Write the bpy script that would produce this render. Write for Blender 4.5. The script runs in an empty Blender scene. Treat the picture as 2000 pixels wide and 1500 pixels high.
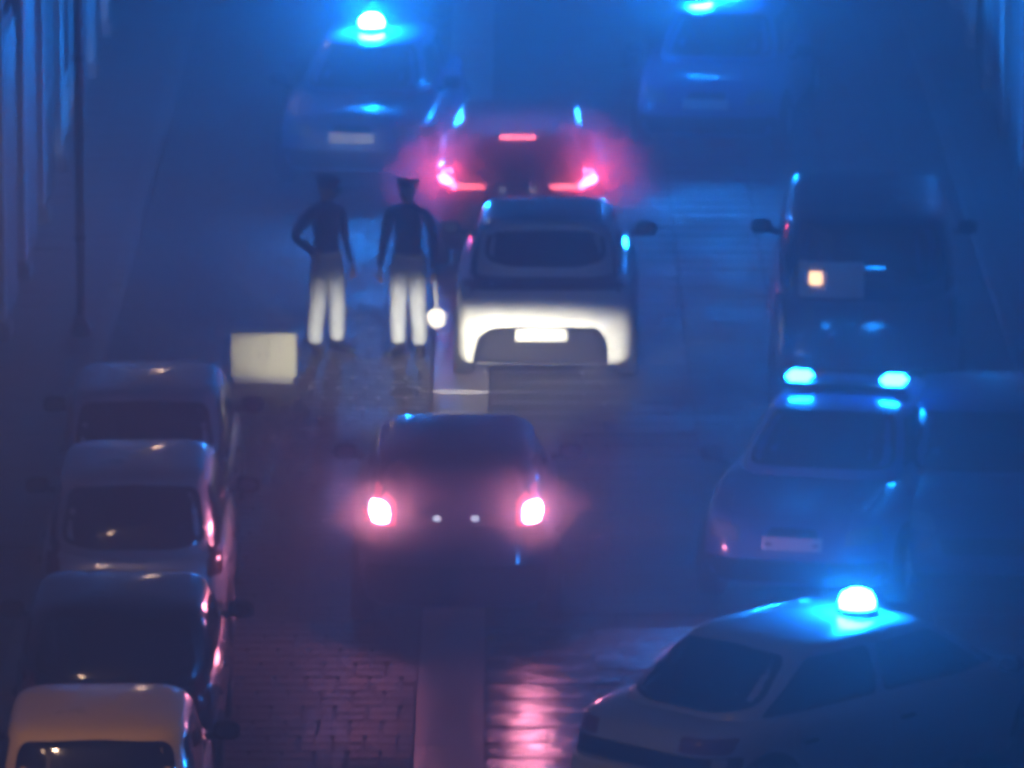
import bpy, bmesh, math, random
from mathutils import Vector, Matrix
from mathutils.bvhtree import BVHTree
R = math.radians
random.seed(7)
SC = bpy.context.scene
COL = SC.collection

# ------------------------------------------------------------------ camera
CAM_H, PITCH = 14.8, 11.4
cd = bpy.data.cameras.new('camera')
cd.sensor_width = 36.0
cd.lens = 270.0
cd.clip_start, cd.clip_end = 0.5, 2000.0
cd.dof.use_dof = True
cd.dof.focus_distance = 30.0
cd.dof.aperture_fstop = 8.0
cam = bpy.data.objects.new('camera', cd)
cam.location = (0, 0, CAM_H)
cam.rotation_euler = (R(90 - PITCH), 0, 0)
COL.objects.link(cam)
SC.camera = cam

# ------------------------------------------------------------------ sky, moonlight, exposure
world = bpy.data.worlds.new('World')
SC.world = world
world.use_nodes = True
wn = world.node_tree
sky = wn.nodes.new('ShaderNodeTexSky')
sky.sky_type = 'NISHITA'
sky.sun_disc = False
sky.sun_elevation = R(4)
sky.sun_rotation = R(200)
wn.links.new(sky.outputs[0], wn.nodes['Background'].inputs[0])
wn.nodes['Background'].inputs[1].default_value = 0.0012
sd = bpy.data.lights.new('sun', 'SUN')
sd.energy = 0.004
sd.angle = R(0.5)
sd.color = (0.8, 0.87, 1.0)
so = bpy.data.objects.new('sun', sd)
so.rotation_euler = (R(86), 0, R(-20))
COL.objects.link(so)
SC.view_settings.view_transform = 'Standard'
SC.view_settings.look = 'None'
SC.view_settings.exposure = 0.0
SC.view_settings.gamma = 1.0
SC.view_settings.use_curve_mapping = False
SC.render.engine = 'CYCLES'
SC.cycles.use_denoising = True
SC.cycles.max_bounces = 5
SC.cycles.volume_bounces = 0
SC.cycles.sample_clamp_indirect = 4.0
SC.cycles.filter_width = 2.6

# light levels of the lamps that stand in the street
BLUE = (0.004, 0.235, 1.0)
RED = (1.0, 0.055, 0.13)
BEACON = 6200.0
HAZE = 0.016

# ------------------------------------------------------------------ helpers
def link(o, parent=None):
    COL.objects.link(o)
    if parent is not None:
        o.parent = parent
    return o

def obj(name, bm, m, parent=None, smooth=False, mats=None):
    me = bpy.data.meshes.new(name)
    bmesh.ops.recalc_face_normals(bm, faces=bm.faces[:])
    bm.to_mesh(me)
    bm.free()
    for k in (mats or [m]):
        me.materials.append(k)
    if smooth:
        for p in me.polygons:
            p.use_smooth = True
    return link(bpy.data.objects.new(name, me), parent)

def thing(name, label, cat, loc=(0, 0, 0), rz=0.0, group=None):
    o = bpy.data.objects.new(name, None)
    o.empty_display_size = 0.3
    o.location = loc
    o.rotation_euler = (0, 0, rz)
    o['label'] = label
    o['category'] = cat
    if group:
        o['group'] = group
    return link(o)

def tag(o, label, cat, group=None):
    o['label'] = label
    o['category'] = cat
    if group:
        o['group'] = group
    return o

def box(bm, x0, x1, y0, y1, z0, z1, bev=0.0):
    v = [bm.verts.new((x, y, z)) for z in (z0, z1) for y in (y0, y1) for x in (x0, x1)]
    fs = [bm.faces.new([v[i] for i in q]) for q in
          ((0, 2, 3, 1), (4, 5, 7, 6), (0, 1, 5, 4), (2, 6, 7, 3), (0, 4, 6, 2), (1, 3, 7, 5))]
    if bev > 0:
        es = {e for f in fs for e in f.edges}
        bmesh.ops.bevel(bm, geom=list(es), offset=bev, segments=2, affect='EDGES')
    return bm

def tube(bm, p0, p1, r0, r1=None, n=12, cap=True):
    r1 = r0 if r1 is None else r1
    p0, p1 = Vector(p0), Vector(p1)
    d = (p1 - p0).normalized()
    a = d.orthogonal().normalized()
    b = d.cross(a)
    rings = []
    for p, r in ((p0, r0), (p1, r1)):
        rings.append([bm.verts.new(p + r * (a * math.cos(2 * math.pi * i / n) + b * math.sin(2 * math.pi * i / n))) for i in range(n)])
    for i in range(n):
        j = (i + 1) % n
        bm.faces.new((rings[0][i], rings[0][j], rings[1][j], rings[1][i]))
    if cap:
        bm.faces.new(rings[0][::-1])
        bm.faces.new(rings[1])
    return bm

def path_tube(bm, pts, r, n=10):
    for a, b in zip(pts[:-1], pts[1:]):
        tube(bm, a, b, r, r, n)
    return bm

def lathe(bm, prof, axis='Z', n=28, c=(0, 0, 0)):
    c = Vector(c)
    rings = []
    for r, h in prof:
        ring = []
        for i in range(n):
            a = 2 * math.pi * i / n
            p, q = r * math.cos(a), r * math.sin(a)
            v = {'Z': (p, q, h), 'X': (h, p, q), 'Y': (p, h, q)}[axis]
            ring.append(bm.verts.new(c + Vector(v)))
        rings.append(ring)
    for k in range(len(rings) - 1):
        for i in range(n):
            j = (i + 1) % n
            bm.faces.new((rings[k][i], rings[k][j], rings[k + 1][j], rings[k + 1][i]))
    bm.faces.new(rings[0][::-1])
    bm.faces.new(rings[-1])
    return bm

def NB():
    return bmesh.new()

# ------------------------------------------------------------------ materials
def mat(name, col, rough=0.5, metal=0.0, coat=0.0, noise=0.0, nscale=8.0, bump=0.0, bscale=60.0, rvar=0.0, spec=0.5):
    m = bpy.data.materials.new(name)
    m.use_nodes = True
    nt = m.node_tree
    b = nt.nodes['Principled BSDF']
    b.inputs['Base Color'].default_value = (*col, 1)
    b.inputs['Roughness'].default_value = rough
    b.inputs['Metallic'].default_value = metal
    b.inputs['Coat Weight'].default_value = coat
    b.inputs['Coat Roughness'].default_value = 0.08
    b.inputs['Specular IOR Level'].default_value = spec
    if noise > 0 or bump > 0 or rvar > 0:
        tc = nt.nodes.new('ShaderNodeTexCoord')
        n = nt.nodes.new('ShaderNodeTexNoise')
        n.inputs['Scale'].default_value = nscale
        n.inputs['Detail'].default_value = 6
        nt.links.new(tc.outputs['Object'], n.inputs['Vector'])
        if noise > 0:
            mx = nt.nodes.new('ShaderNodeMix')
            mx.data_type = 'RGBA'
            mx.inputs[6].default_value = (*[c * (1 - noise) for c in col], 1)
            mx.inputs[7].default_value = (*[min(1, c * (1 + noise)) for c in col], 1)
            nt.links.new(n.outputs[0], mx.inputs[0])
            nt.links.new(mx.outputs[2], b.inputs['Base Color'])
        if rvar > 0:
            mr = nt.nodes.new('ShaderNodeMapRange')
            mr.inputs[1].default_value, mr.inputs[2].default_value = 0.3, 0.7
            mr.inputs[3].default_value = max(0.03, rough - rvar)
            mr.inputs[4].default_value = rough + rvar
            nt.links.new(n.outputs[0], mr.inputs[0])
            nt.links.new(mr.outputs[0], b.inputs['Roughness'])
        if bump > 0:
            n2 = nt.nodes.new('ShaderNodeTexNoise')
            n2.inputs['Scale'].default_value = bscale
            n2.inputs['Detail'].default_value = 4
            nt.links.new(tc.outputs['Object'], n2.inputs['Vector'])
            bp = nt.nodes.new('ShaderNodeBump')
            bp.inputs['Strength'].default_value = bump
            bp.inputs['Distance'].default_value = 0.01
            nt.links.new(n2.outputs[0], bp.inputs['Height'])
            nt.links.new(bp.outputs[0], b.inputs['Normal'])
    return m

def glow(name, col, strength):
    m = bpy.data.materials.new(name)
    m.use_nodes = True
    b = m.node_tree.nodes['Principled BSDF']
    b.inputs['Base Color'].default_value = (*[min(1, c) for c in col], 1)
    b.inputs['Emission Color'].default_value = (*col, 1)
    b.inputs['Emission Strength'].default_value = strength
    b.inputs['Roughness'].default_value = 0.2
    return m

def paint(name, col, metal=0.0, rough=0.35):
    return mat(name, col, rough, metal, 0.9, noise=0.12, nscale=3.0, rvar=0.08)

M = dict(
    silver=paint('silver_paint', (0.58, 0.59, 0.64), 0.2),
    silver2=paint('grey_silver_paint', (0.56, 0.54, 0.57), 0.2),
    black=paint('black_paint', (0.006, 0.006, 0.008)),
    beige=paint('cream_paint', (0.78, 0.50, 0.24)),
    white=paint('white_paint', (0.78, 0.78, 0.76)),
    darkcar=mat('midnight_paint', (0.012, 0.014, 0.03), 0.42, 0, 0.25, noise=0.15, rvar=0.08),
    night=paint('dark_blue_paint', (0.035, 0.06, 0.15)),
    police=paint('police_blue_paint', (0.10, 0.19, 0.42)),
    policepale=paint('police_pale_paint', (0.36, 0.40, 0.48)),
    glass=mat('tinted_glass', (0.006, 0.007, 0.01), 0.06, coat=0.3),
    trim=mat('black_plastic', (0.012, 0.012, 0.014), 0.65, bump=0.2, bscale=200, spec=0.2),
    rubber=mat('tyre_rubber', (0.015, 0.015, 0.015), 0.8, bump=0.3, bscale=90),
    rim=mat('alloy_rim', (0.35, 0.35, 0.37), 0.35, 0.9, noise=0.2),
    chrome=mat('chrome', (0.6, 0.6, 0.62), 0.2, 1.0, noise=0.1),
    plate=mat('plate_white', (0.75, 0.76, 0.74), 0.4, noise=0.06, nscale=30),
    redlens=mat('red_lens', (0.16, 0.008, 0.012), 0.15, coat=0.6),
    clearlens=mat('clear_lens', (0.25, 0.27, 0.3), 0.12, coat=0.6),
    orangelens=mat('amber_lens', (0.5, 0.2, 0.03), 0.2),
    lightgrey=mat('pale_bumper', (0.55, 0.53, 0.48), 0.5, noise=0.15),
    stone=mat('wet_basalt', (0.11, 0.10, 0.108), 0.25, noise=0.45, nscale=2.2, bump=0.9, bscale=9, rvar=0.09),
    stone2=mat('wet_setts', (0.17, 0.145, 0.155), 0.22, noise=0.5, nscale=3.5, bump=0.6, bscale=14, rvar=0.08),
    strip=mat('smooth_strip_stone', (0.28, 0.25, 0.28), 0.36, noise=0.2, nscale=2.5, bump=0.12, bscale=60, rvar=0.06),
    asphalt=mat('damp_basalt', (0.05, 0.048, 0.05), 0.62, noise=0.4, nscale=0.8, bump=0.4, bscale=40, rvar=0.12),
    soil=mat('joint_grit', (0.02, 0.019, 0.02), 0.8, noise=0.4, nscale=10, bump=0.4),
    pave=mat('pavement_slab', (0.11, 0.105, 0.11), 0.55, noise=0.3, nscale=3, bump=0.3, bscale=50, rvar=0.15),
    kerb=mat('kerb_stone', (0.17, 0.165, 0.17), 0.5, noise=0.3, nscale=4, bump=0.3),
    plaster=mat('old_plaster', (0.30, 0.23, 0.20), 0.85, noise=0.35, nscale=1.3, bump=0.5, bscale=14),
    plaster2=mat('pale_plaster', (0.6, 0.6, 0.6), 0.8, noise=0.3, nscale=1.1, bump=0.4, bscale=16),
    pilaster=mat('pilaster_stone', (0.55, 0.54, 0.52), 0.7, noise=0.3, nscale=2.2, bump=0.35, bscale=25),
    shutter=mat('shutter_metal', (0.24, 0.26, 0.28), 0.5, 0.3, noise=0.25, nscale=3),
    door=mat('door_wood', (0.05, 0.03, 0.02), 0.55, noise=0.4, nscale=6),
    iron=mat('painted_iron', (0.06, 0.065, 0.07), 0.5, 0.4, noise=0.3, nscale=9),
    zinc=mat('zinc_pipe', (0.30, 0.31, 0.33), 0.4, 0.7, noise=0.3, nscale=4),
    cream=mat('cream_cabinet', (0.28, 0.27, 0.215), 0.55, noise=0.15, nscale=5, bump=0.1),
    trousers=mat('pale_cloth', (0.38, 0.40, 0.44), 0.9, noise=0.2, nscale=14, bump=0.4, bscale=60),
    jacket=mat('navy_cloth', (0.045, 0.075, 0.17), 0.9, noise=0.3, nscale=12, bump=0.4, bscale=60),
    skin=mat('skin', (0.35, 0.2, 0.14), 0.6),
    hair=mat('dark_hair', (0.012, 0.01, 0.01), 0.6),
    leather=mat('black_leather', (0.01, 0.01, 0.012), 0.4, noise=0.2),
    belt=mat('white_belt', (0.6, 0.6, 0.58), 0.6, noise=0.1),
    paddle=mat('paddle_white', (0.75, 0.70, 0.66), 0.5, noise=0.05),
    paddlered=mat('paddle_red', (0.4, 0.02, 0.03), 0.5, noise=0.05),
    tile=mat('roof_tile', (0.18, 0.07, 0.045), 0.8, noise=0.4, nscale=5),
    winglass=mat('window_glass', (0.02, 0.025, 0.03), 0.08),
    beacon=glow('blue_beacon', BLUE, BEACON),
    beacon_near=glow('blue_beacon_near', BLUE, BEACON * 0.26),
    bluebar=glow('blue_flash_bar', BLUE, 450.0),
    bluebase=mat('beacon_base', (0.25, 0.3, 0.35), 0.4),
    brake_hot=glow('brake_lamp_near', (1.0, 0.27, 0.44), 400.0),
    brake=glow('brake_lamp_far', RED, 370.0),
    brake_halo=glow('brake_halo_glow', (1.0, 0.07, 0.26), 0.55),  # dim pink glow imitating the halo around the brake lamps
    brake_halo_near=glow('brake_halo_glow_near', (1.0, 0.10, 0.20), 0.5),
    tail_strip=glow('tail_strip', (1.0, 0.13, 0.17), 34.0),
    plate_lamp=glow('plate_lamp', (0.75, 0.8, 1.0), 3.0),
    headlamp=glow('head_lamp', (1.0, 0.9, 0.75), 60.0),
    amber=glow('amber_lamp', (1.0, 0.55, 0.25), 6.0),
    bulb=glow('street_bulb', (1.0, 0.66, 0.42), 900.0),
)

# ------------------------------------------------------------------ car building
def rounded(corners, r=0.05, seg=5, step=0.05):
    n = len(corners)
    pts = []
    for i in range(n):
        p0, p1, p2 = (Vector(corners[(i + k) % n]).to_2d() for k in (-1, 0, 1))
        a = (p0 - p1)
        b = (p2 - p1)
        ra = min(r, a.length * 0.45)
        rb = min(r, b.length * 0.45)
        s, e = p1 + a.normalized() * ra, p1 + b.normalized() * rb
        for k in range(seg + 1):
            t = k / seg
            pts.append((1 - t) ** 2 * s + 2 * t * (1 - t) * p1 + t * t * e)
    out = []
    for i in range(len(pts)):
        a, b = pts[i], pts[(i + 1) % len(pts)]
        m = max(1, int((b - a).length / step))
        for k in range(m):
            out.append(a.lerp(b, k / m))
    return out

AX = {'rear': (Vector((0, 1, 0)), lambda a, b: Vector((a, -6, b))),
      'front': (Vector((0, -1, 0)), lambda a, b: Vector((a, 12, b))),
      'right': (Vector((-1, 0, 0)), lambda a, b: Vector((5, a, b))),
      'left': (Vector((1, 0, 0)), lambda a, b: Vector((-5, a, b))),
      'top': (Vector((0, 0, -1)), lambda a, b: Vector((a, b, 6)))}

def panel(bvh, side, corners, off=0.008, r=0.05, sink=0.015, rings=(1.0, 0.97, 0.8, 0.55, 0.3)):
    d, org = AX[side]
    pts = rounded(corners, r)
    c = sum(pts, Vector((0, 0))) / len(pts)
    bm = NB()
    last = None

    def hit(p, o):
        nonlocal last
        q, nrm, _, _ = bvh.ray_cast(org(p.x, p.y), d, 20)
        if q is None:
            q, nrm, _, _ = bvh.find_nearest(org(p.x, p.y) + d * 6)
        if nrm.dot(d) > 0:
            nrm = -nrm
        nn = (nrm * 0.7 - d * 0.3).normalized()
        return q + nn * o
    base = [bm.verts.new(hit(p, -sink)) for p in pts]
    prev = base
    for k, s in enumerate(rings):
        ring = [bm.verts.new(hit(c + (p - c) * s, off * (0.6 if k == 0 else 1.0))) for p in pts]
        for i in range(len(pts)):
            j = (i + 1) % len(pts)
            bm.faces.new((prev[i], prev[j], ring[j], ring[i]))
        prev = ring
    cv = bm.verts.new(hit(c, off))
    for i in range(len(pts)):
        bm.faces.new((prev[i], prev[(i + 1) % len(pts)], cv))
    bm.faces.new(base[::-1])
    return bm

def interp(tab, y):
    if y <= tab[0][0]:
        return tab[0][1]
    for (a, va), (b, vb) in zip(tab[:-1], tab[1:]):
        if y <= b:
            t = (y - a) / (b - a)
            t = t * t * (3 - 2 * t)
            return va + (vb - va) * t
    return tab[-1][1]

def ring_xy(y0, y1, hw, e, n=64):
    out = []
    for i in range(n):
        a = 2 * math.pi * (i + 0.5) / n
        c, s = math.cos(a), math.sin(a)
        x = hw * math.copysign(abs(c) ** (2 / e), c)
        y = (y0 + y1) / 2 + (y1 - y0) / 2 * math.copysign(abs(s) ** (2 / e), s)
        out.append((x, y))
    return out

def bun(bm, levels):
    """levels: list of rings of Vectors (same count); closes both ends"""
    rs = [[bm.verts.new(p) for p in L] for L in levels]
    n = len(rs[0])
    for a, b in zip(rs[:-1], rs[1:]):
        for i in range(n):
            j = (i + 1) % n
            bm.faces.new((a[i], a[j], b[j], b[i]))
    bm.faces.new(rs[0][::-1])
    bm.faces.new(rs[-1])

def car_shell(S):
    L, hw, zb = S['L'], S['W'] / 2, S.get('zb', 0.2)
    top = S['top']                       # belt / bonnet / boot height along the length
    bm = NB()
    lv = []
    #        t,   side inset, rear inset, front inset
    for t, si, ri, fi in S.get('levels', ((0.0, .12, .14, .2), (0.06, .05, .05, .10), (0.2, .012, .0, .03), (0.38, .0, .0, .0), (0.56, .006, .02, .02),
                                          (0.74, .012, .05, .05), (0.9, .03, .07, .10), (0.97, .055, .10, .16), (1.0, .10, .16, .24))):
        lv.append([Vector((x, y, zb + t * (interp(top, y) - zb))) for x, y in ring_xy(ri, L - fi, hw - si, S.get('e', 5.5))])
    y0, y1 = .16, L - .24
    for s in (0.86, 0.65, 0.4, 0.15):
        lv.append([Vector((x, y, interp(top, y) + 0.035 * (1 - s * s))) for x, y in
                   [(x * s, (y0 + y1) / 2 + (y - (y0 + y1) / 2) * (0.25 + 0.75 * s)) for x, y in ring_xy(y0, y1, hw - .10, 5.5)]])
    bun(bm, lv)
    c = S['cab']                         # rear base, rear roof, front roof, front base, z base, z roof, half widths
    yr0, yr1, yf1, yf0, z0, z1, w0, w1 = c
    lv = []
    for t, ins in ((0, 0), (.2, 0), (.4, 0), (.6, 0), (.8, 0), (.9, .004), (.96, .022), (1.0, .06)):
        bul = 0.035 * math.sin(math.pi * t)
        a = yr0 + (yr1 - yr0) * t - bul + ins * 0.7
        b = yf0 + (yf1 - yf0) * t + bul * 1.3 - ins * 1.6
        w = w0 + (w1 - w0) * t + bul * .8 - ins
        lv.append([Vector((x, y, z0 + (z1 - z0) * t)) for x, y in ring_xy(a, b, w, 5.0)])
    a, b, w = yr1 + .04, yf1 - .1, w1 - .06
    for s in (0.85, 0.6, 0.35, 0.12):
        lv.append([Vector((x * s, (a + b) / 2 + (y - (a + b) / 2) * s, z1 + S.get('crown', 0.045) * (1 - s * s))) for x, y in ring_xy(a, b, w, 5.0)])
    bun(bm, lv)
    return bm

def make_wheel(parent, x, y, r, side):
    bm = NB()
    w = 0.2
    xo = x
    prof = [(r * 0.62, -w), (r * 0.93, -w), (r, -w + 0.03), (r, -0.03), (r * 0.95, 0.0), (r * 0.66, -0.005), (r * 0.64, -0.05)]
    lathe(bm, [(a, h * side) for a, h in prof], 'X', 28)
    t = obj('wheel', bm, M['rubber'], parent, True)
    t.location = (xo, y, r)
    bm = NB()
    lathe(bm, [(r * 0.63, -0.06 * side), (r * 0.63, -0.02 * side), (r * 0.57, -0.03 * side), (r * 0.55, -0.05 * side)], 'X', 28)
    for k in range(5):
        a = 2 * math.pi * k / 5
        tube(bm, (-0.022 * side, 0, 0), (-0.03 * side, r * 0.6 * math.cos(a), r * 0.6 * math.sin(a)), 0.035, 0.028, 6)
    lathe(bm, [(0.05, -0.05 * side), (0.05, -0.005 * side), (0.03, 0.0)], 'X', 14)
    obj('rim', bm, M['rim'], t, True)
    return t

def make_mirror(parent, x, y, z, side, m):
    bm = NB()
    lv = []
    for k, (yy, s) in enumerate(((-0.05, .86), (-0.04, 1.0), (0.0, .98), (0.05, .8), (0.085, .4))):
        lv.append([Vector((px * s, yy, pz * s)) for px, pz in
                   [(0.10 * math.copysign(abs(math.cos(a)) ** .6, math.cos(a)), 0.07 * math.copysign(abs(math.sin(a)) ** .6, math.sin(a)))
                    for a in [2 * math.pi * (i + .5) / 20 for i in range(20)]]])
    bun(bm, lv)
    tube(bm, (0, 0.02, -0.03), (-0.16 * side, 0.06, -0.07), 0.022, 0.03, 8)
    o = obj('mirror', bm, m, parent, True)
    o.location = (x + side * 0.12, y, z)
    bm = NB()
    v = [bm.verts.new((0.075 * math.cos(a), -0.053, 0.05 * math.sin(a))) for a in [2 * math.pi * i / 20 for i in range(20)]]
    v2 = [bm.verts.new((q.co.x, -0.047, q.co.z)) for q in v]
    bm.faces.new(v)
    bm.faces.new(v2[::-1])
    for i in range(20):
        bm.faces.new((v[i], v[(i + 1) % 20], v2[(i + 1) % 20], v2[i]))
    obj('mirror_glass', bm, M['glass'], o)
    return o

def build_car(name, S, label, cat, loc, rz, group=None):
    """rear bumper at local y=0, nose at y=L; loc is the ground point under the middle of the rear bumper"""
    t = thing(name, label, cat, loc, rz, group)
    bm = car_shell(S)
    bvh = BVHTree.FromBMesh(bm)
    P = M[S['paint']]
    obj('body', bm, P, t, True)
    L, hw = S['L'], S['W'] / 2
    yr0, yr1, yf1, yf0, z0, z1, w0, w1 = S['cab']

    def pan(nm, side, corners, m, off=0.008, r=0.05, parent=t, **k):
        return obj(nm, panel(bvh, side, corners, off, r, **k), M[m] if isinstance(m, str) else m, parent, True)
    # glass
    g0, g1 = z0 + S.get('gl', 0.07), z1 - 0.04
    def cw(z):
        return w0 + (w1 - w0) * (z - z0) / (z1 - z0)
    rw = S.get('rwin', (0.86, 0.86))
    pan('rear_window', 'rear', [(-cw(g0) * rw[0], g0 + .055), (-cw(g0) * rw[0] * .55, g0), (cw(g0) * rw[0] * .55, g0), (cw(g0) * rw[0], g0 + .055), (cw(g1) * rw[1], g1 - .02), (0, g1), (-cw(g1) * rw[1], g1 - .02)], 'glass', 0.007, 0.1)
    pan('windscreen', 'front', [(-cw(g0) * .9, g0), (cw(g0) * .9, g0), (cw(g1) * .88, g1), (-cw(g1) * .88, g1)], 'glass', 0.007, 0.1)
    def yr(z):
        return yr0 + (yr1 - yr0) * (z - z0) / (z1 - z0)
    def yf(z):
        return yf0 + (yf1 - yf0) * (z - z0) / (z1 - z0)
    s0, s1 = z0 + .05, z1 - .085
    ym = (yr0 + yf0) / 2 + S.get('bp', -0.05)
    for sd in ('left', 'right'):
        pan('side_window', sd, [(yr(s0) + .2, s0), (ym - .04, s0), (ym - .04, s1), (yr(s1) + .2, s1)], 'glass', 0.006, 0.06)
        pan('side_window', sd, [(ym + .04, s0), (yf(s0) - .28, s0), (yf(s1) - .16, s1), (ym + .04, s1)], 'glass', 0.006, 0.06)
        zl = 0.3
        zt = min(interp(S['top'], ym - .5), interp(S['top'], ym + .5)) - .1
        for a, b in ((yr0 + .45, ym - .01), (ym + .01, yf0 - .12)):
            dp = pan('door', sd, [(a, zl), (b, zl), (b, zt), (a, zt)], P, 0.005, 0.07, sink=0.01)
            h0 = a + .08
            hd = pan('handle', sd, [(h0, zt - .1), (h0 + .16, zt - .1), (h0 + .16, zt - .07), (h0, zt - .07)], S.get('handle', 'trim'), 0.025, 0.01, parent=dp)
    # wheels in dark arches
    r = S.get('r', 0.31)
    wb = S.get('axles', (0.62, L - 0.72))
    for y in wb:
        for sd, sg in (('left', -1), ('right', 1)):
            pan('wheel_arch', sd, [(y + (r + .055) * math.cos(a), max(0.215, r + (r + .055) * math.sin(a))) for a in [math.pi * k / 10 for k in range(11)]],
                'trim', 0.01, 0.01)
            make_wheel(t, sg * (hw + 0.012), y, r, sg)
    for sg in (-1, 1):
        make_mirror(t, sg * (hw - 0.02), yf0 - .38, z0 + .1, sg, M['trim'] if S.get('darkmirror', True) else P)
    # rear: lamps, bumper, plate
    for sg in (-1, 1):
        for (nm, cs, m, off) in S.get('tail', ()):
            pan(nm, 'rear', [(sg * a, b) for a, b in cs], m, off, 0.08 if nm == 'brake_light' else 0.03)
        for (cs, m) in S.get('head', ()):
            pan('headlight', 'front', [(sg * a, b) for a, b in cs], m, 0.012, 0.04)
    for (nm, side, cs, m, off, rr) in S.get('extra', ()):
        pan(nm, side, cs, m, off, rr)
    # wiper and bonnet seam
    if S.get('wiper', True):
        bm = NB()
        q, nrm, _, _ = bvh.ray_cast(Vector((0, -6, g0 + .02)), Vector((0, 1, 0)), 20)
        q2, n2, _, _ = bvh.ray_cast(Vector((0.32, -6, g0 + .10)), Vector((0, 1, 0)), 20)
        if q and q2:
            tube(bm, q + nrm * .02, q2 + n2 * .02, 0.012, 0.007, 6)
            obj('wiper', bm, M['trim'], t)
    pan('bonnet', 'top', [(-hw + .22, yf0 + .02), (hw - .22, yf0 + .02), (hw - .3, L - .3), (-hw + .3, L - .3)], P, 0.005, 0.12, sink=0.008)
    return t, bvh

def plate_rear(z, w=0.26, m='plate', h=0.055, x=0.0, off=0.014):
    return ('number_plate', 'rear', [(x - w, z - h), (x + w, z - h), (x + w, z + h), (x - w, z + h)], m, off, 0.01)
def plate_front(z, w=0.26, m='plate', h=0.055):
    return ('number_plate', 'front', [(-w, z - h), (w, z - h), (w, z + h), (-w, z + h)], m, 0.014, 0.01)

# small city hatch: tall and boxy
def city(paint_, **k):
    S = dict(L=3.6, W=1.58, paint=paint_, zb=0.2, top=((0, .90), (.4, .93), (2.4, .93), (2.8, .90), (3.3, .82), (3.6, .70)),
             cab=(.10, .40, 2.02, 2.85, .88, 1.47, .73, .63), r=.29, e=6.5,
             tail=(('taillight', ((.60, .72), (.735, .72), (.72, 1.0), (.62, 1.0)), 'redlens', .012),),
             head=((((.40, .60), (.66, .62), (.64, .76), (.44, .74)), 'clearlens'),),
             extra=(('bumper', 'rear', [(-.74, .26), (.74, .26), (.74, .52), (-.74, .52)], 'trim', .02, .06), plate_rear(.66),
                    ('grille', 'front', [(-.35, .42), (.35, .42), (.38, .56), (-.38, .56)], 'trim', .01, .04)))
    S.update(k)
    return S

# ------------------------------------------------------------------ setting: ground, road, pavements
def struct(o):
    o['kind'] = 'structure'
    return o

bm = NB()
v = [bm.verts.new(p) for p in ((-300, -40, -0.14), (300, -40, -0.14), (300, 420, -0.14), (-300, 420, -0.14))]
bm.faces.new(v)
struct(obj('ground', bm, M['soil']))
KL, KR = -4.02, 4.95                      # kerb faces
bm = NB()
box(bm, KL, KR, 20, 190, -0.13, -0.022)
road = struct(obj('road', bm, M['soil']))
for nm, x0, x1 in (('pavement', -5.35, KL - .14), ('pavement', KR + .14, 5.95)):
    bm = NB()
    box(bm, x0, x1, 20, 190, -0.13, 0.10)
    pv = struct(obj(nm, bm, M['pave']))
    # slabs of the pavement that lie in view
    sm = None
    stuffbm = NB()
    y = 66.0
    while y < 100:
        n = 2
        wdt = (x1 - x0) / n
        for k in range(n):
            if sm is None:
                b = NB()
                box(b, -wdt / 2 + .006, wdt / 2 - .006, -.394, .394, 0, .03, .006)
                s = obj('slab', b, M['pave'], pv)
                sm = s.data
            else:
                s = link(bpy.data.objects.new('slab', sm), pv)
            s.location = (x0 + (k + .5) * wdt, y, 0.099 + random.uniform(-.002, .003))
            s.rotation_euler = (random.gauss(0, .006), random.gauss(0, .006), 0)
        y += 0.8
    stuffbm.free()
for x0, x1 in ((KL - .14, KL), (KR, KR + .14)):
    first = None
    kb = NB()
    box(kb, x0, x1, 20, 50, -0.13, 0.115)
    k = struct(obj('kerb', kb, M['kerb']))
    for i in range(50):
        if first is None:
            b = NB()
            box(b, -.07, .07, -.494, .494, -.24, 0, .015)
            s = obj('kerb_stone', b, M['kerb'], k)
            first = s.data
        else:
            s = link(bpy.data.objects.new('kerb_stone', first), k)
        s.location = ((x0 + x1) / 2 + random.uniform(-.004, .004), 50.5 + i, 0.118 + random.uniform(-.004, .004))

# paving stones of the carriageway; the nearest ones are separate, the rest one joined sheet of stones
def stone_mesh(w, d, m, nm):
    b = NB()
    box(b, -w / 2, w / 2, -d / 2, d / 2, -.05, 0, .012)
    me = bpy.data.meshes.new(nm)
    b.to_mesh(me)
    b.free()
    me.materials.append(m)
    return me
rest = NB()
rest_strip = NB()
count = 0
def lay(x, y, w, d, m, cache={}, zoff=0.0, near=True):
    global count
    z = random.gauss(0, .003) + zoff
    rx, ry = random.gauss(0, .016), random.gauss(0, .012)
    if near and count < 296:
        key = (round(w, 2), round(d, 2), m.name)
        if key not in cache:
            cache[key] = stone_mesh(w - .014, d - .014, m, 'paving_stone')
        s = link(bpy.data.objects.new('paving_stone', cache[key]), road)
        s.location = (x, y, z)
        s.rotation_euler = (rx, ry, 0)
        count += 1
    else:
        z, rx, ry = z * .4, rx * .4, ry * .4
        rb = rest_strip if m is M['strip'] else rest
        a, b2 = w / 2 - .007, d / 2 - .007
        lo = [rb.verts.new((x + sx * a, y + sy * b2, -.05)) for sx, sy in ((-1, -1), (1, -1), (1, 1), (-1, 1))]
        hi = [rb.verts.new((x + sx * (a - .008), y + sy * (b2 - .008), z + sx * a * -ry + sy * b2 * rx)) for sx, sy in ((-1, -1), (1, -1), (1, 1), (-1, 1))]
        rb.faces.new(hi)
        for i in range(4):
            j = (i + 1) % 4
            rb.faces.new((lo[i], lo[j], hi[j], hi[i]))
X0, X1 = -0.775, -0.215                   # smooth lengthwise strip
y = 50.0
row = 0
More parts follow.
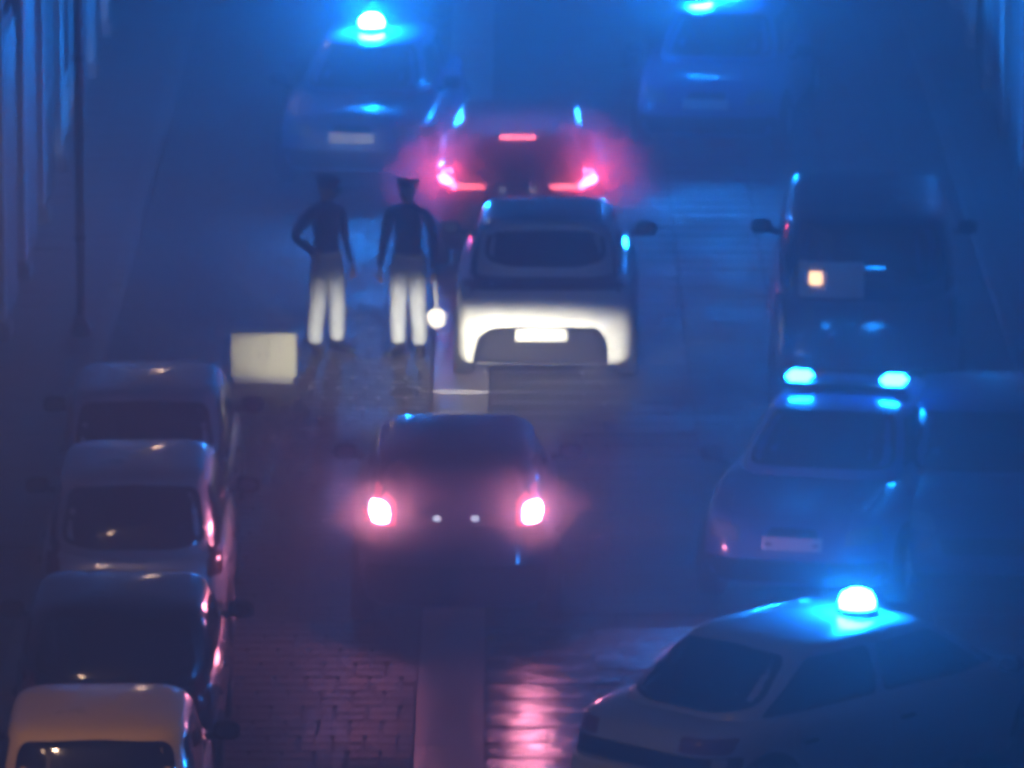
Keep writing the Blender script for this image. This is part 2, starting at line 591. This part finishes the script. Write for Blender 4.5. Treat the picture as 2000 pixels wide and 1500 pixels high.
while y < 106:
    d = 0.5
    # strip stones
    if row % 2 == 0:
        lay((X0 + X1) / 2, y + .5, X1 - X0, 1.0, M['strip'], zoff=0.0, near=y < 62)
    # right: wide transverse slabs
    x = X1
    ws = [1.1, 0.86, 0.9, 0.92, 0.84, 0.66]
    if row % 2:
        ws = [0.9, 1.05] + ws[2:] + [0.26]
    for w in ws:
        x2 = min(x + w, KR)
        if x2 - x > .1:
            lay((x + x2) / 2, y + d / 2, x2 - x, d, M['stone'], near=(51 < y < 63 and x < 1.6))
        x = x2
    # left: smaller setts, two courses per row
    for c in range(2):
        x = X0
        k = 0
        while x > KL + .02:
            w = 0.26 if (k or (row + c) % 2) else 0.13
            x2 = max(x - w, KL)
            if x - x2 > .05:
                lay((x + x2) / 2, y + .125 + .25 * c, x - x2, .25, M['stone2'], near=(51 < y < 58 and x > -2.1))
            x = x2
            k += 1
    y += d
    row += 1
so_ = obj('paving_stones', rest, M['asphalt'], road)
so_['kind'] = 'stuff'
so_ = obj('strip_stones', rest_strip, M['strip'], road)
so_['kind'] = 'stuff'

# ------------------------------------------------------------------ buildings
def building(nm, label, x, out, y0, y1, h, mwall, bays, depth=8.0):
    """x: facade plane, out: +1 if the street lies towards +x"""
    t = thing(nm, label, 'building', (x, (y0 + y1) / 2, 0))
    oy = -(y0 + y1) / 2
    def bx(bm_, a, b, c0, c1, z0, z1, bev=0):
        xs = sorted((a * out, b * out))
        return box(bm_, xs[0], xs[1], c0 + oy, c1 + oy, z0, z1, bev)
    b = NB()
    bx(b, -depth, 0, y0, y1, 0, h)
    obj('wall', b, mwall, t)
    b = NB()
    bx(b, -depth - .2, .35, y0 - .2, y1 + .2, h + .002, h + .25, .03)
    obj('roof', b, M['tile'], t)
    b = NB()
    bx(b, -.05, .07, y0 + .01, y1 - .01, -.02, .55, .02)
    obj('plinth', b, M['pilaster'], t)
    b = NB()
    bx(b, -.05, .14, y0 + .01, y1 - .01, 3.7, 3.95, .03)
    obj('cornice', b, M['pilaster'], t)
    y = y0 + .6
    i = 0
    while y + 3.2 < y1:
        b = NB()
        bx(b, -.05, .16, y, y + .5, .01, 3.69, .02)
        p = obj('pilaster', b, M['pilaster'], t)
        b = NB()
        bx(b, -.05, .21, y - .05, y + .55, .0, .32, .03)
        obj('pilaster_base', b, M['kerb'], p)
        kind = bays[i % len(bays)]
        ya, yb = y + .75, y + 2.75
        if kind == 'shutter':
            b = NB()
            bx(b, -.06, .09, ya - .1, yb + .1, .0, 3.1, .015)
            f = obj('shutter_frame', b, M['pilaster'], t)
            b = NB()
            z = .12
            while z < 2.95:
                bx(b, .0, .125, ya, yb, z, z + .085, .02)
                z += .1
            obj('shutter', b, M['shutter'], f)
        elif kind == 'door':
            b = NB()
            bx(b, -.06, .1, ya + .2, yb - .2, .0, 3.0, .02)
            f = obj('door_frame', b, M['pilaster'], t)
            for c0, c1 in ((ya + .32, (ya + yb) / 2 - .01), ((ya + yb) / 2 + .01, yb - .32)):
                b = NB()
                bx(b, .0, .125, c0, c1, .08, 2.8, .01)
                bx(b, .0, .14, c0 + .12, c1 - .12, .3, 1.2, .01)
                bx(b, .0, .14, c0 + .12, c1 - .12, 1.4, 2.6, .01)
                obj('door', b, M['door'], f)
        else:
            b = NB()
            bx(b, -.06, .09, ya, yb, .8, 3.0, .02)
            f = obj('window', b, M['pilaster'], t)
            b = NB()
            bx(b, -.02, .11, ya + .14, (ya + yb) / 2 - .05, .94, 2.86)
            bx(b, -.02, .11, (ya + yb) / 2 + .05, yb - .14, .94, 2.86)
            obj('pane', b, M['winglass'], f)
        # storeys above
        for zf in (4.6, 7.7):
            if zf + 2 < h:
                b = NB()
                bx(b, -.06, .09, ya + .35, yb - .35, zf, zf + 1.8, .02)
                f = obj('window', b, M['pilaster'], t)
                b = NB()
                bx(b, -.02, .11, ya + .47, yb - .47, zf + .12, zf + 1.68)
                obj('pane', b, M['winglass'], f)
        y += 3.3
        i += 1
    return t
building('street_building', 'tall plastered building with stone pilasters along the left pavement', -5.2, 1, 38, 108, 11.5, M['plaster'],
         ['shutter', 'door', 'window', 'shutter'])
building('street_building', 'pale building with stone pilasters and metal shutters along the right pavement', 5.8, -1, 70, 112, 11.0, M['plaster2'],
         ['shutter', 'shutter', 'door', 'window'])

# drainpipe beside the left wall
t = thing('downpipe', 'thin pale downpipe standing on the left pavement beside the building', 'pipe', (-4.3, 75.2, 0.1))
b = NB(); tube(b, (0, 0, 0.0), (0, 0, 7.5), .045, .045, 14)
obj('pipe', b, M['zinc'], t, True)
for z in (1.0, 2.8, 4.6):
    b = NB(); lathe(b, [(.06, z), (.06, z + .06)], 'Z', 16)
    obj('collar', b, M['iron'], t, True)
b = NB(); lathe(b, [(.11, 0), (.11, .05), (.06, .25)], 'Z', 16)
obj('base', b, M['iron'], t, True)

# wall lamps above the parked row
def wall_lamp(x, y, z, label, power, deep):
    t = thing('street_lamp', label, 'street lamp', (x, y, z), 0, 'warm lamps on brackets above the left pavement')
    b = NB(); path_tube(b, [(-1.0, 0, .2), (-.5, 0, .42), (0, 0, .34)], .03)
    obj('bracket', b, M['iron'], t, True)
    b = NB(); lathe(b, [(.04, .40), (.10, .34), (.21, .22), (.23, -.09 if deep else .16), (.215, -.09 if deep else .16), (.19, .2), (.05, .3)], 'Z', 24)
    obj('lamp_shade', b, M['iron'], t, True)
    b = NB(); lathe(b, [(.05, .10), (.12, .07), (.13, .02), (.08, -.05), (.02, -.07)], 'Z', 20)
    m = glow('street_bulb', (1.0, 0.62, 0.40), power)
    obj('bulb', b, m, t, True)
wall_lamp(-4.1, 92, 5.6, 'far warm street lamp on a bracket of the left building', 260, False)
wall_lamp(-4.3, 49, 7.5, 'near warm street lamp on a bracket above the parked cars', 1900, True)

# ------------------------------------------------------------------ parked row on the left
GRP = 'small cars parked nose to tail along the left kerb'
build_car('parked_car', city('silver'), 'silver hatchback with black mirrors at the far end of the left row', 'car', (-3.2, 65.2, 0), R(0.5), GRP)
build_car('parked_car', city('silver2', L=3.7, W=1.60, cab=(.10, .36, 2.1, 2.95, .88, 1.49, .72, .61)), 'grey silver hatchback parked second, behind the farthest silver one', 'car', (-3.12, 61.65, 0), R(0.8), GRP)
build_car('parked_car', city('black', W=1.62, cab=(.10, .46, 2.0, 2.9, .88, 1.43, .75, .65), tail=(('taillight', ((.60, .72), (.735, .72), (.72, 1.0), (.62, 1.0)), 'redlens', .012),)),
          'black hatchback parked between the grey hatchback and the cream car', 'car', (-3.04, 57.0, 0), R(0.5), GRP)
build_car('parked_car', city('beige'), 'cream car with wide pale roof in the bottom left corner', 'car', (-2.98, 53.05, 0), R(0.8), GRP)

# ------------------------------------------------------------------ dark car braking in the middle of the road
S = dict(L=4.0, W=1.76, paint='darkcar', top=((0, .92), (.4, .95), (2.6, .95), (3.0, .92), (3.6, .82), (4.0, .68)),
         cab=(.10, .46, 2.2, 3.15, .90, 1.46, .80, .63), r=.31,
         tail=(('brake_light', ((.56, .92), (.73, .92), (.72, 1.08), (.57, 1.08)), 'brake_hot', .02),
               ('halo_panel', ((.50, .90), (.79, .90), (.77, 1.16), (.66, 1.22), (.50, 1.10)), 'brake_halo_near', .008),  # oversized glowing panel, stands in for the lamp's halo
               ('taillight', ((.56, .76), (.75, .76), (.74, .885), (.56, .885)), 'redlens', .012)),
         extra=(('bumper', 'rear', [(-.76, .26), (.76, .26), (.76, .58), (-.76, .58)], 'trim', .03, .08), plate_rear(.50, m='trim'),
                ('plate_lamp', 'rear', [(-.19, .955), (-.13, .955), (-.13, .99), (-.19, .99)], 'plate_lamp', .03, .01),
                ('plate_lamp', 'rear', [(.13, .955), (.19, .955), (.19, .99), (.13, .99)], 'plate_lamp', .03, .01)),
         head=((((.45, .60), (.70, .62), (.68, .74), (.48, .73)), 'headlamp'),))
car, _ = build_car('braking_car', S, 'dark hatchback with both brake lights glaring, nearest in the middle of the road', 'car', (-.47, 62.75, 0), 0)
for sg in (-1, 1):
    ld = bpy.data.lights.new('headlight_beam', 'SPOT')
    ld.energy = 8800
    ld.color = (1.0, 0.93, 0.72)
    ld.spot_size = R(9.5)
    ld.spot_blend = 0.75
    ld.shadow_soft_size = 0.05
    lo = bpy.data.objects.new('headlight_beam', ld)
    lo.location = (sg * .58, 4.12, .66)
    lo.rotation_euler = (R(90 - 3.3), 0, 0)
    lo.scale = (4.0, 1.0, 1.0)
    link(lo, car)

# ------------------------------------------------------------------ white car ahead of it
S = dict(L=3.95, W=1.77, paint='white', e=8.5, levels=((0.0, .04, .03, .2), (0.05, .012, .0, .10), (0.2, .0, .0, .03), (0.38, .0, .0, .0), (0.56, .006, .015, .02),
                                                 (0.74, .012, .05, .05), (0.9, .03, .07, .10), (0.97, .055, .10, .16), (1.0, .10, .16, .24)), top=((0, .98), (.4, 1.0), (2.5, .98), (2.9, .94), (3.5, .84), (3.95, .70)),
         cab=(.12, .40, 2.15, 3.1, .97, 1.50, .76, .62), r=.32, rwin=(.84, .9), gl=.165,
         tail=(('taillight', ((.52, .945), (.82, .945), (.82, 1.02), (.56, 1.02)), 'redlens', .03),),
         extra=(('trim_band', 'rear', [(-.84, .925), (.84, .925), (.84, 1.04), (-.84, 1.04)], 'trim', .02, .02),
                ('diffuser', 'rear', [(-.72, .19), (.62, .19), (.60, .47), (.50, .575), (-.52, .575), (-.66, .47)], 'trim', .03, .06),
                ('number_plate', 'rear', [(-.29, .44), (.22, .44), (.22, .56), (-.29, .56)], 'plate', .032, .01),
                ('rear_spoiler', 'top', [(-.54, .40), (.54, .40), (.54, .52), (-.54, .52)], 'white', .03, .03),
                ('roof_panel', 'top', [(-.60, .53), (.60, .53), (.58, 2.2), (-.58, 2.2)], 'night', .012, .08)),
         head=((((.45, .62), (.72, .64), (.70, .78), (.48, .76)), 'clearlens'),))
build_car('white_car', S, 'white hatchback with dark bumper cutout lit by headlights, stopped mid street', 'car', (.32, 73.35, 0), R(-1))

# ------------------------------------------------------------------ dark car with three brake lights further up
S = dict(L=4.15, W=1.82, paint='darkcar', top=((0, .95), (.4, .98), (2.7, .97), (3.1, .94), (3.7, .84), (4.15, .7)),
         cab=(.15, .50, 2.3, 3.25, .93, 1.5, .78, .62), r=.32,
         tail=(('brake_light', ((.66, .91), (.86, .91), (.83, 1.08), (.70, 1.08)), 'brake', .02),
               ('taillight', ((.34, .895), (.655, .895), (.655, .94), (.34, .94)), 'tail_strip', .025),
               ('halo_panel', ((.50, .78), (.885, .76), (.87, 1.17), (.66, 1.17), (.50, 1.0)), 'brake_halo', .008)),  # halo of the far brake lamp, put in as a glowing panel
         extra=(('third_brake_light', 'rear', [(-.19, 1.375), (.19, 1.375), (.19, 1.41), (-.19, 1.41)], 'tail_strip', .02, .01),
                ('bumper', 'rear', [(-.8, .28), (.8, .28), (.8, .6), (-.8, .6)], 'trim', .03, .08),
                plate_rear(.80, h=.045, w=.22),
                ('plate_lamp', 'rear', [(-.20, .87), (-.12, .87), (-.12, .91), (-.20, .91)], 'plate_lamp', .03, .01),
                ('plate_lamp', 'rear', [(.12, .87), (.20, .87), (.20, .91), (.12, .91)], 'plate_lamp', .03, .01)),
         head=((((.45, .62), (.72, .64), (.70, .78), (.48, .76)), 'clearlens'),))
build_car('braking_car', S, 'dark car with three red brake lights lit, ahead of the white hatchback', 'car', (.06, 79.2, 0), R(-0.5))

# ------------------------------------------------------------------ police cars
def beacon(car_t, x, y, z, m='beacon', r=.135):
    b = NB(); lathe(b, [(r * 1.15, 0), (r * 1.2, .03), (r * 1.1, .05)], 'Z', 20)
    o = obj('beacon_base', b, M['bluebase'], car_t, True)
    o.location = (x, y, z)
    b = NB(); lathe(b, [(r, .052), (r * 1.05, .10), (r * .85, .16), (r * .45, .19), (r * .1, .20)], 'Z', 20)
    obj('beacon_lamp', b, M[m], o, True)

def police_spec(**k):
    S = dict(L=4.45, W=1.78, paint='police', top=((0, .93), (.35, .96), (.8, .97), (2.9, .95), (3.2, .93), (3.9, .83), (4.45, .68)),
             cab=(.38, 1.15, 2.55, 3.45, .93, 1.42, .74, .58), r=.32, wiper=False,
             tail=(('taillight', ((.42, .72), (.76, .72), (.77, .84), (.42, .84)), 'redlens', .012),),
             head=((((.45, .60), (.76, .62), (.72, .76), (.46, .72)), 'clearlens'),),
             extra=(('bumper', 'rear', [(-.80, .28), (.80, .28), (.80, .56), (-.80, .56)], 'lightgrey', .03, .08),
                    ('bumper', 'front', [(-.80, .26), (.80, .26), (.80, .46), (-.80, .46)], 'trim', .03, .08),
                    ('grille', 'front', [(-.24, .58), (.24, .58), (.20, .72), (-.20, .72)], 'trim', .012, .03),
                    plate_front(.60), plate_rear(.64, m='trim')))
    S.update(k)
    return S
PG = 'police cars with blue lights blocking the street'
def place_front(px_x, D, L, turn):
    """turn: nose points to the camera, rotated by turn; returns rear ground point and rz so that the nose is at (x, D)"""
    rz = math.pi + turn
    fx, fy = -math.sin(rz), math.cos(rz)
    return (px_x - fx * L, D - fy * L, 0), rz
# upper left, facing the camera
loc, rz = place_front(-1.80, 84.2, 4.45, R(-6))
p1, bv = build_car('police_car', police_spec(), 'police car facing the viewer at top left with a blazing round beacon', 'police car', loc, rz, PG)
beacon(p1, 0.05, 2.05, 1.45)
# upper right
loc, rz = place_front(2.2, 86.5, 4.45, R(-8))
p2, bv = build_car('police_car', police_spec(), 'police car at the top edge, beacon cut by the frame, right of the braking car', 'police car', loc, rz, PG)
beacon(p2, 0.35, 2.0, 1.45)
# right, nose to the camera and turned left
loc, rz = place_front(2.36, 63.5, 4.3, R(-13))
S = police_spec(L=4.3, cab=(.25, .75, 2.25, 3.2, .95, 1.41, .75, .60))
p3, bv = build_car('police_car', S, 'police car at the right with a two lamp blue light bar and pale front plate', 'police car', loc, rz, PG)
b = NB(); box(b, -.55, .55, -.12, .12, 0, .05, .015)
bar = obj('light_bar', b, M['trim'], p3)
bar.location = (0, 1.75, 1.46)
for sg in (-1, 1):
    b = NB(); box(b, sg * .42 - .11, sg * .42 + .11, -.1, .1, .052, .13, .03)
    obj('light_bar_lamp', b, M['bluebar'], bar, True)
# bottom right, tail towards the camera, heading right
S = police_spec(paint='policepale', top=((0, .86), (.35, .88), (.8, .90), (2.9, .91), (3.3, .90), (3.9, .80), (4.45, .66)),
                cab=(.42, 1.20, 2.70, 3.62, .86, 1.36, .76, .60))
S['extra'] = (('bumper', 'rear', [(-.84, .30), (.84, .30), (.84, .53), (-.84, .53)], 'lightgrey', .05, .06),
              ('trim_band', 'rear', [(-.80, .57), (.80, .57), (.80, .70), (-.80, .70)], 'trim', .02, .03),
              ('exhaust', 'rear', [(.36, .34), (.48, .34), (.48, .44), (.36, .44)], 'trim', .07, .05))
p4, bv = build_car('police_car', S, 'police saloon at bottom right seen from behind with a glaring blue roof beacon', 'police car', (.90, 56.1, 0), R(-44), PG)
beacon(p4, .22, 2.3, 1.385, 'beacon_near')

# dark car parked beside it
S = city('night', L=3.7, cab=(.10, .40, 2.02, 2.85, .88, 1.38, .73, .63))
loc, rz = place_front(4.02, 63.9, 3.7, R(-4))
build_car('parked_car', S, 'dark small car facing the viewer at the right edge beside the light bar police car', 'car', loc, rz)

# dark van behind the right police car
S = dict(L=4.7, W=1.85, paint='night', top=((0, 1.18), (.4, 1.2), (3.3, 1.15), (3.7, 1.08), (4.3, .95), (4.7, .78)),
         cab=(.06, .16, 3.0, 3.95, 1.15, 1.92, .86, .76), r=.33, gl=.14, e=7.5,
         tail=(('taillight', ((.76, .8), (.86, .8), (.86, 1.15), (.78, 1.15)), 'redlens', .012),),
         extra=(('bumper', 'rear', [(-.84, .28), (.84, .28), (.84, .52), (-.84, .52)], 'trim', .04, .08),
                ('window_reflection', 'rear', [(-.66, 1.18), (-.04, 1.18), (-.04, 1.53), (-.66, 1.53)], 'plate', .03, .03),  # white colour paints the reflection of a rear window
                ('amber_lamp', 'rear', [(-.56, 1.31), (-.44, 1.31), (-.44, 1.43), (-.56, 1.43)], 'amber', .05, .02)),
         head=((((.5, .7), (.78, .72), (.75, .9), (.53, .86)), 'clearlens'),))
build_car('parked_van', S, 'dark van on the right with a pale painted window reflection and amber lamp on its back', 'van', (3.38, 71.6, 0), R(-2))

# ------------------------------------------------------------------ cream cabinet beside the road
t = thing('utility_cabinet', 'low cream metal cabinet in the headlight beam, beyond the parked row', 'cabinet', (-2.42, 73.4, 0))
b = NB(); box(b, -.29, .29, .02, .30, .0, .06, .008)
obj('plinth', b, M['kerb'], t)
b = NB(); box(b, -.315, .315, 0, .32, .062, .50, .012)
obj('cabinet_body', b, M['cream'], t)
for s in (-1, 1):
    b = NB(); box(b, min(s * .006, s * .29), max(s * .006, s * .29), -.012, .01, .085, .47, .006)
    d = obj('cabinet_door', b, M['cream'], t)
    b = NB(); box(b, s * .04 - .01, s * .04 + .01, -.026, -.0, .26, .32, .004)
    obj('handle', b, M['iron'], d)

# ------------------------------------------------------------------ people
def skin_mesh(verts, edges, root, sub=2):
    me = bpy.data.meshes.new('tmp')
    me.from_pydata([v[0] for v in verts], edges, [])
    o = bpy.data.objects.new('tmp', me)
    COL.objects.link(o)
    o.modifiers.new('s', 'SKIN')
    for i, v in enumerate(verts):
        r = v[1]
        me.skin_vertices[0].data[i].radius = r if isinstance(r, tuple) else (r, r)
        me.skin_vertices[0].data[i].use_root = (i == root)
    if sub:
        o.modifiers.new('u', 'SUBSURF').levels = sub
    dg = bpy.context.evaluated_depsgraph_get()
    out = bpy.data.meshes.new_from_object(o.evaluated_get(dg))
    bpy.data.objects.remove(o)
    return out

def person(label, loc, rz, spread, hand_r, bend=0, lean=0.0):
    t = thing('person', label, 'person', loc, rz, 'people standing in the road in the headlights')
    # local: faces -y
    V = [((0, 0, .97), (.15, .11)), ((0, .005, 1.12), (.14, .10)), ((0, .01, 1.30), (.165, .115)), ((0, .015, 1.44), (.13, .09)),
         ((0, .01, 1.51), .06), ((0, -.01, 1.57), .058)]
    E = [(0, 1), (1, 2), (2, 3), (3, 4), (4, 5)]
    for s in (-1, 1):
        i = len(V)
        k = spread
        V += [((s * .09, 0, .90), .108), ((s * (.10 + k * .5), -.01, .50), .088), ((s * (.11 + k * .8), .015, .28), .084), ((s * (.11 + k), .02, .09), .076)]
        E += [(0, i), (i, i + 1), (i + 1, i + 2), (i + 2, i + 3)]
        i = len(V)
        if s == bend:                    # hand resting on the belt, elbow out
            V += [((s * .19, .015, 1.42), .064), ((s * .34, .09, 1.20), .054), ((s * .235, -.07, 1.06), .042), ((s * .205, -.10, 1.04), .034)]
        else:
            V += [((s * .19, .015, 1.42), .064), ((s * .255, .05, 1.15), .052), ((s * .265, -.04, .93), .040), ((s * .27, -.06, .88), .032)]
        E += [(3, i), (i, i + 1), (i + 1, i + 2), (i + 2, i + 3)]
    me = skin_mesh(V, E, 0)
    me.name = 'body'
    for m in (M['trousers'], M['jacket'], M['skin']):
        me.materials.append(m)
    for p in me.polygons:
        c = p.center
        p.use_smooth = True
        p.material_index = 0 if (c.z < .985 and abs(c.x) < .235) else (2 if c.z > 1.53 or (abs(c.x) > .2 and c.z < .91) else 1)
    body = link(bpy.data.objects.new('body', me), t)
    # head
    b = NB()
    bmesh.ops.create_uvsphere(b, u_segments=24, v_segments=18, radius=1)
    for v in b.verts:
        x, y, z = v.co
        w = .076 * (1 - .22 * max(0, -z))
        v.co = (x * w, y * .095 - .01 * max(0, -z), z * .118)
        if v.co.y < -.07 and abs(v.co.x) < .02 and -.045 < v.co.z < .012:
            v.co.y -= .022
    head = obj('head', b, M['skin'], t, True)
    head.location = (0, -.015, 1.655)
    for s in (-1, 1):
        b = NB(); bmesh.ops.create_uvsphere(b, u_segments=8, v_segments=6, radius=.013)
        e = obj('eye', b, M['paddle'], head, True); e.location = (s * .03, -.082, .012)
        b = NB(); bmesh.ops.create_uvsphere(b, u_segments=10, v_segments=8, radius=1)
        for v in b.verts:
            v.co = (v.co.x * .012, v.co.y * .02, v.co.z * .03)
        e = obj('ear', b, M['skin'], head, True); e.location = (s * .075, .005, 0)
    b = NB(); box(b, -.022, .022, -.006, .006, -.005, .005, .003)
    e = obj('mouth', b, M['leather'], head); e.location = (0, -.087, -.055)
    b = NB(); lathe(b, [(.082, .02), (.092, .05), (.10, .085), (.112, .10), (.10, .115), (.04, .12)], 'Z', 22)
    for v in b.verts:
        v.co.y *= 1.2
    path = obj('cap', b, M['jacket'], head, True)
    b = NB()
    pr = [b.verts.new((.085 * math.sin(a), -.085 - .075 * math.cos(a), .028 - .02 * math.cos(a))) for a in [R(d) for d in range(-80, 81, 16)]]
    pr2 = [b.verts.new((.085 * math.sin(a), -.07 * math.cos(a) - .02, .045)) for a in [R(d) for d in range(-80, 81, 16)]]
    for i in range(len(pr) - 1):
        b.faces.new((pr[i], pr[i + 1], pr2[i + 1], pr2[i]))
    bmesh.ops.solidify(b, geom=b.faces[:], thickness=.006)
    obj('cap_peak', b, M['leather'], head)
    # belt
    b = NB()
    ring = [(.162 * math.cos(a), .122 * math.sin(a)) for a in [2 * math.pi * i / 28 for i in range(28)]]
    lv = [[Vector((x * s, y * s, z)) for x, y in ring] for s, z in ((.9, .975), (1, .98), (1, 1.02), (.9, 1.025))]
    bun(b, lv)
    obj('belt', b, M['belt'], t, True)
    # jacket hem and shoes
    for s in (-1, 1):
        b = NB()
        lv = []
        for y, w, h in ((.09, .03, .07), (.06, .042, .10), (0, .045, .11), (-.08, .048, .075), (-.15, .045, .055), (-.20, .025, .04)):
            lv.append([Vector((w * math.cos(a), y, .002 + max(0, h * (.5 + .5 * math.sin(a))))) for a in [2 * math.pi * i / 14 for i in range(14)]])
        bun(b, lv)
        o = obj('shoe', b, M['leather'], t, True)
        o.location = (s * (.11 + spread), 0.0, 0)
        o.rotation_euler = (0, 0, s * .35)
    # hands: palm, four fingers and a thumb
    for s in (-1, 1):
        b = NB()
        lv = []
        for z, w, th in ((.01, .026, .018), (-.03, .038, .016), (-.075, .042, .014), (-.09, .038, .012)):
            lv.append([Vector((th * math.cos(a), w * math.sin(a), z)) for a in [2 * math.pi * i / 12 for i in range(12)]])
        bun(b, lv)
        for k, ln in enumerate((.072, .08, .074, .058)):
            y0 = -.030 + k * .02
            cu = .4 if not (hand_r and s == hand_r) else 1.15
            p = Vector((0, y0, -.085))
            ang = .15
            for q in range(3):
                nx = p + Vector((-s * math.sin(ang), 0, -math.cos(ang))) * ln * (.44, .32, .24)[q]
                tube(b, p, nx, .0092 - q * .001, .0085 - q * .001, 8)
                p = nx
                ang += cu
        tube(b, (0, -.03, -.02), (-s * .012, -.055, -.055), .011, .0105, 8)
        tube(b, (-s * .012, -.055, -.055), (-s * .022, -.05, -.085), .0105, .008, 8)
        o = obj('hand', b, M['skin'], t, True)
        o.location = (s * .275, -.06, .865)
        if s == bend:
            o.location = (s * .195, -.115, 1.035)
            o.rotation_euler = (R(50), 0, s * R(40))
    head.rotation_euler = (R(lean), 0, R(lean * 2))
    return t
person('person in pale trousers with legs apart, left of the two standing in the headlights', (-1.84, 75.0, 0), R(38), .03, 0, -1, 12)
person('person in pale trousers with white belt standing close to the white hatchback', (-1.03, 74.9, 0), R(-16), .0, 1, 0, -8)
# signalling disc held by the right hand person
t = thing('signal_paddle', 'round white signal disc on a short stick held low beside the white hatchback', 'signal paddle', (-.765, 74.80, .80))
b = NB(); tube(b, (0, 0, 0.02), (.015, -.01, -.32), .014, .013, 10)
obj('handle', b, M['belt'], t, True)
b = NB(); lathe(b, [(.095, -.014), (.10, -.01), (.10, .0), (.095, .004)], 'Y', 28, (.022, -.02, -.41))
d = obj('disc', b, M['paddle'], t)

# ------------------------------------------------------------------ added vapour for the brake lamp halos behind the braking cars
def mist(label, loc, size, dens):
    m = bpy.data.materials.new('halo_mist')
    m.use_nodes = True
    n = m.node_tree
    n.nodes.clear()
    out = n.nodes.new('ShaderNodeOutputMaterial')
    v = n.nodes.new('ShaderNodeVolumePrincipled')
    v.inputs['Color'].default_value = (0.95, 0.96, 1, 1)
    v.inputs['Anisotropy'].default_value = 0.5
    tc = n.nodes.new('ShaderNodeTexCoord')
    ln = n.nodes.new('ShaderNodeVectorMath'); ln.operation = 'LENGTH'
    n.links.new(tc.outputs['Object'], ln.inputs[0])
    mr = n.nodes.new('ShaderNodeMapRange')
    mr.interpolation_type = 'SMOOTHSTEP'
    mr.inputs[1].default_value, mr.inputs[2].default_value = 1.0, 0.1
    mr.inputs[3].default_value, mr.inputs[4].default_value = 0.0, dens
    n.links.new(ln.outputs['Value'], mr.inputs[0])
    nz = n.nodes.new('ShaderNodeTexNoise')
    nz.inputs['Scale'].default_value = 1.6
    nz.inputs['Detail'].default_value = 3
    n.links.new(tc.outputs['Object'], nz.inputs['Vector'])
    mu = n.nodes.new('ShaderNodeMath'); mu.operation = 'MULTIPLY'
    n.links.new(mr.outputs[0], mu.inputs[0])
    n.links.new(nz.outputs[0], mu.inputs[1])
    n.links.new(mu.outputs[0], v.inputs['Density'])
    n.links.new(v.outputs[0], out.inputs['Volume'])
    b = NB(); bmesh.ops.create_icosphere(b, subdivisions=3, radius=1.0)
    o = obj('halo_mist', b, m)
    o.location, o.scale = loc, size
    o['kind'] = 'stuff'
    o['label'] = label
mist('added halo vapour lit pink behind the farther braking car', (.05, 78.95, 1.08), (1.65, .75, .95), 6.0)
mist('added halo vapour lit pink behind the nearer braking car', (-.47, 62.45, 1.14), (1.25, .5, .5), 1.5)

# ------------------------------------------------------------------ haze
hm = bpy.data.materials.new('night_haze')
hm.use_nodes = True
hm.cycles.homogeneous_volume = True
hm.cycles.volume_sampling = 'EQUIANGULAR'
nt = hm.node_tree
nt.nodes.clear()
outn = nt.nodes.new('ShaderNodeOutputMaterial')
pv = nt.nodes.new('ShaderNodeVolumePrincipled')
pv.inputs['Color'].default_value = (0.95, 0.96, 1.0, 1)
pv.inputs['Density'].default_value = HAZE
pv.inputs['Anisotropy'].default_value = 0.6
nt.links.new(pv.outputs[0], outn.inputs['Volume'])
b = NB(); box(b, -310, 310, -50, 430, -1.2, 16.5)
hz = obj('haze', b, hm)
hz['kind'] = 'stuff'
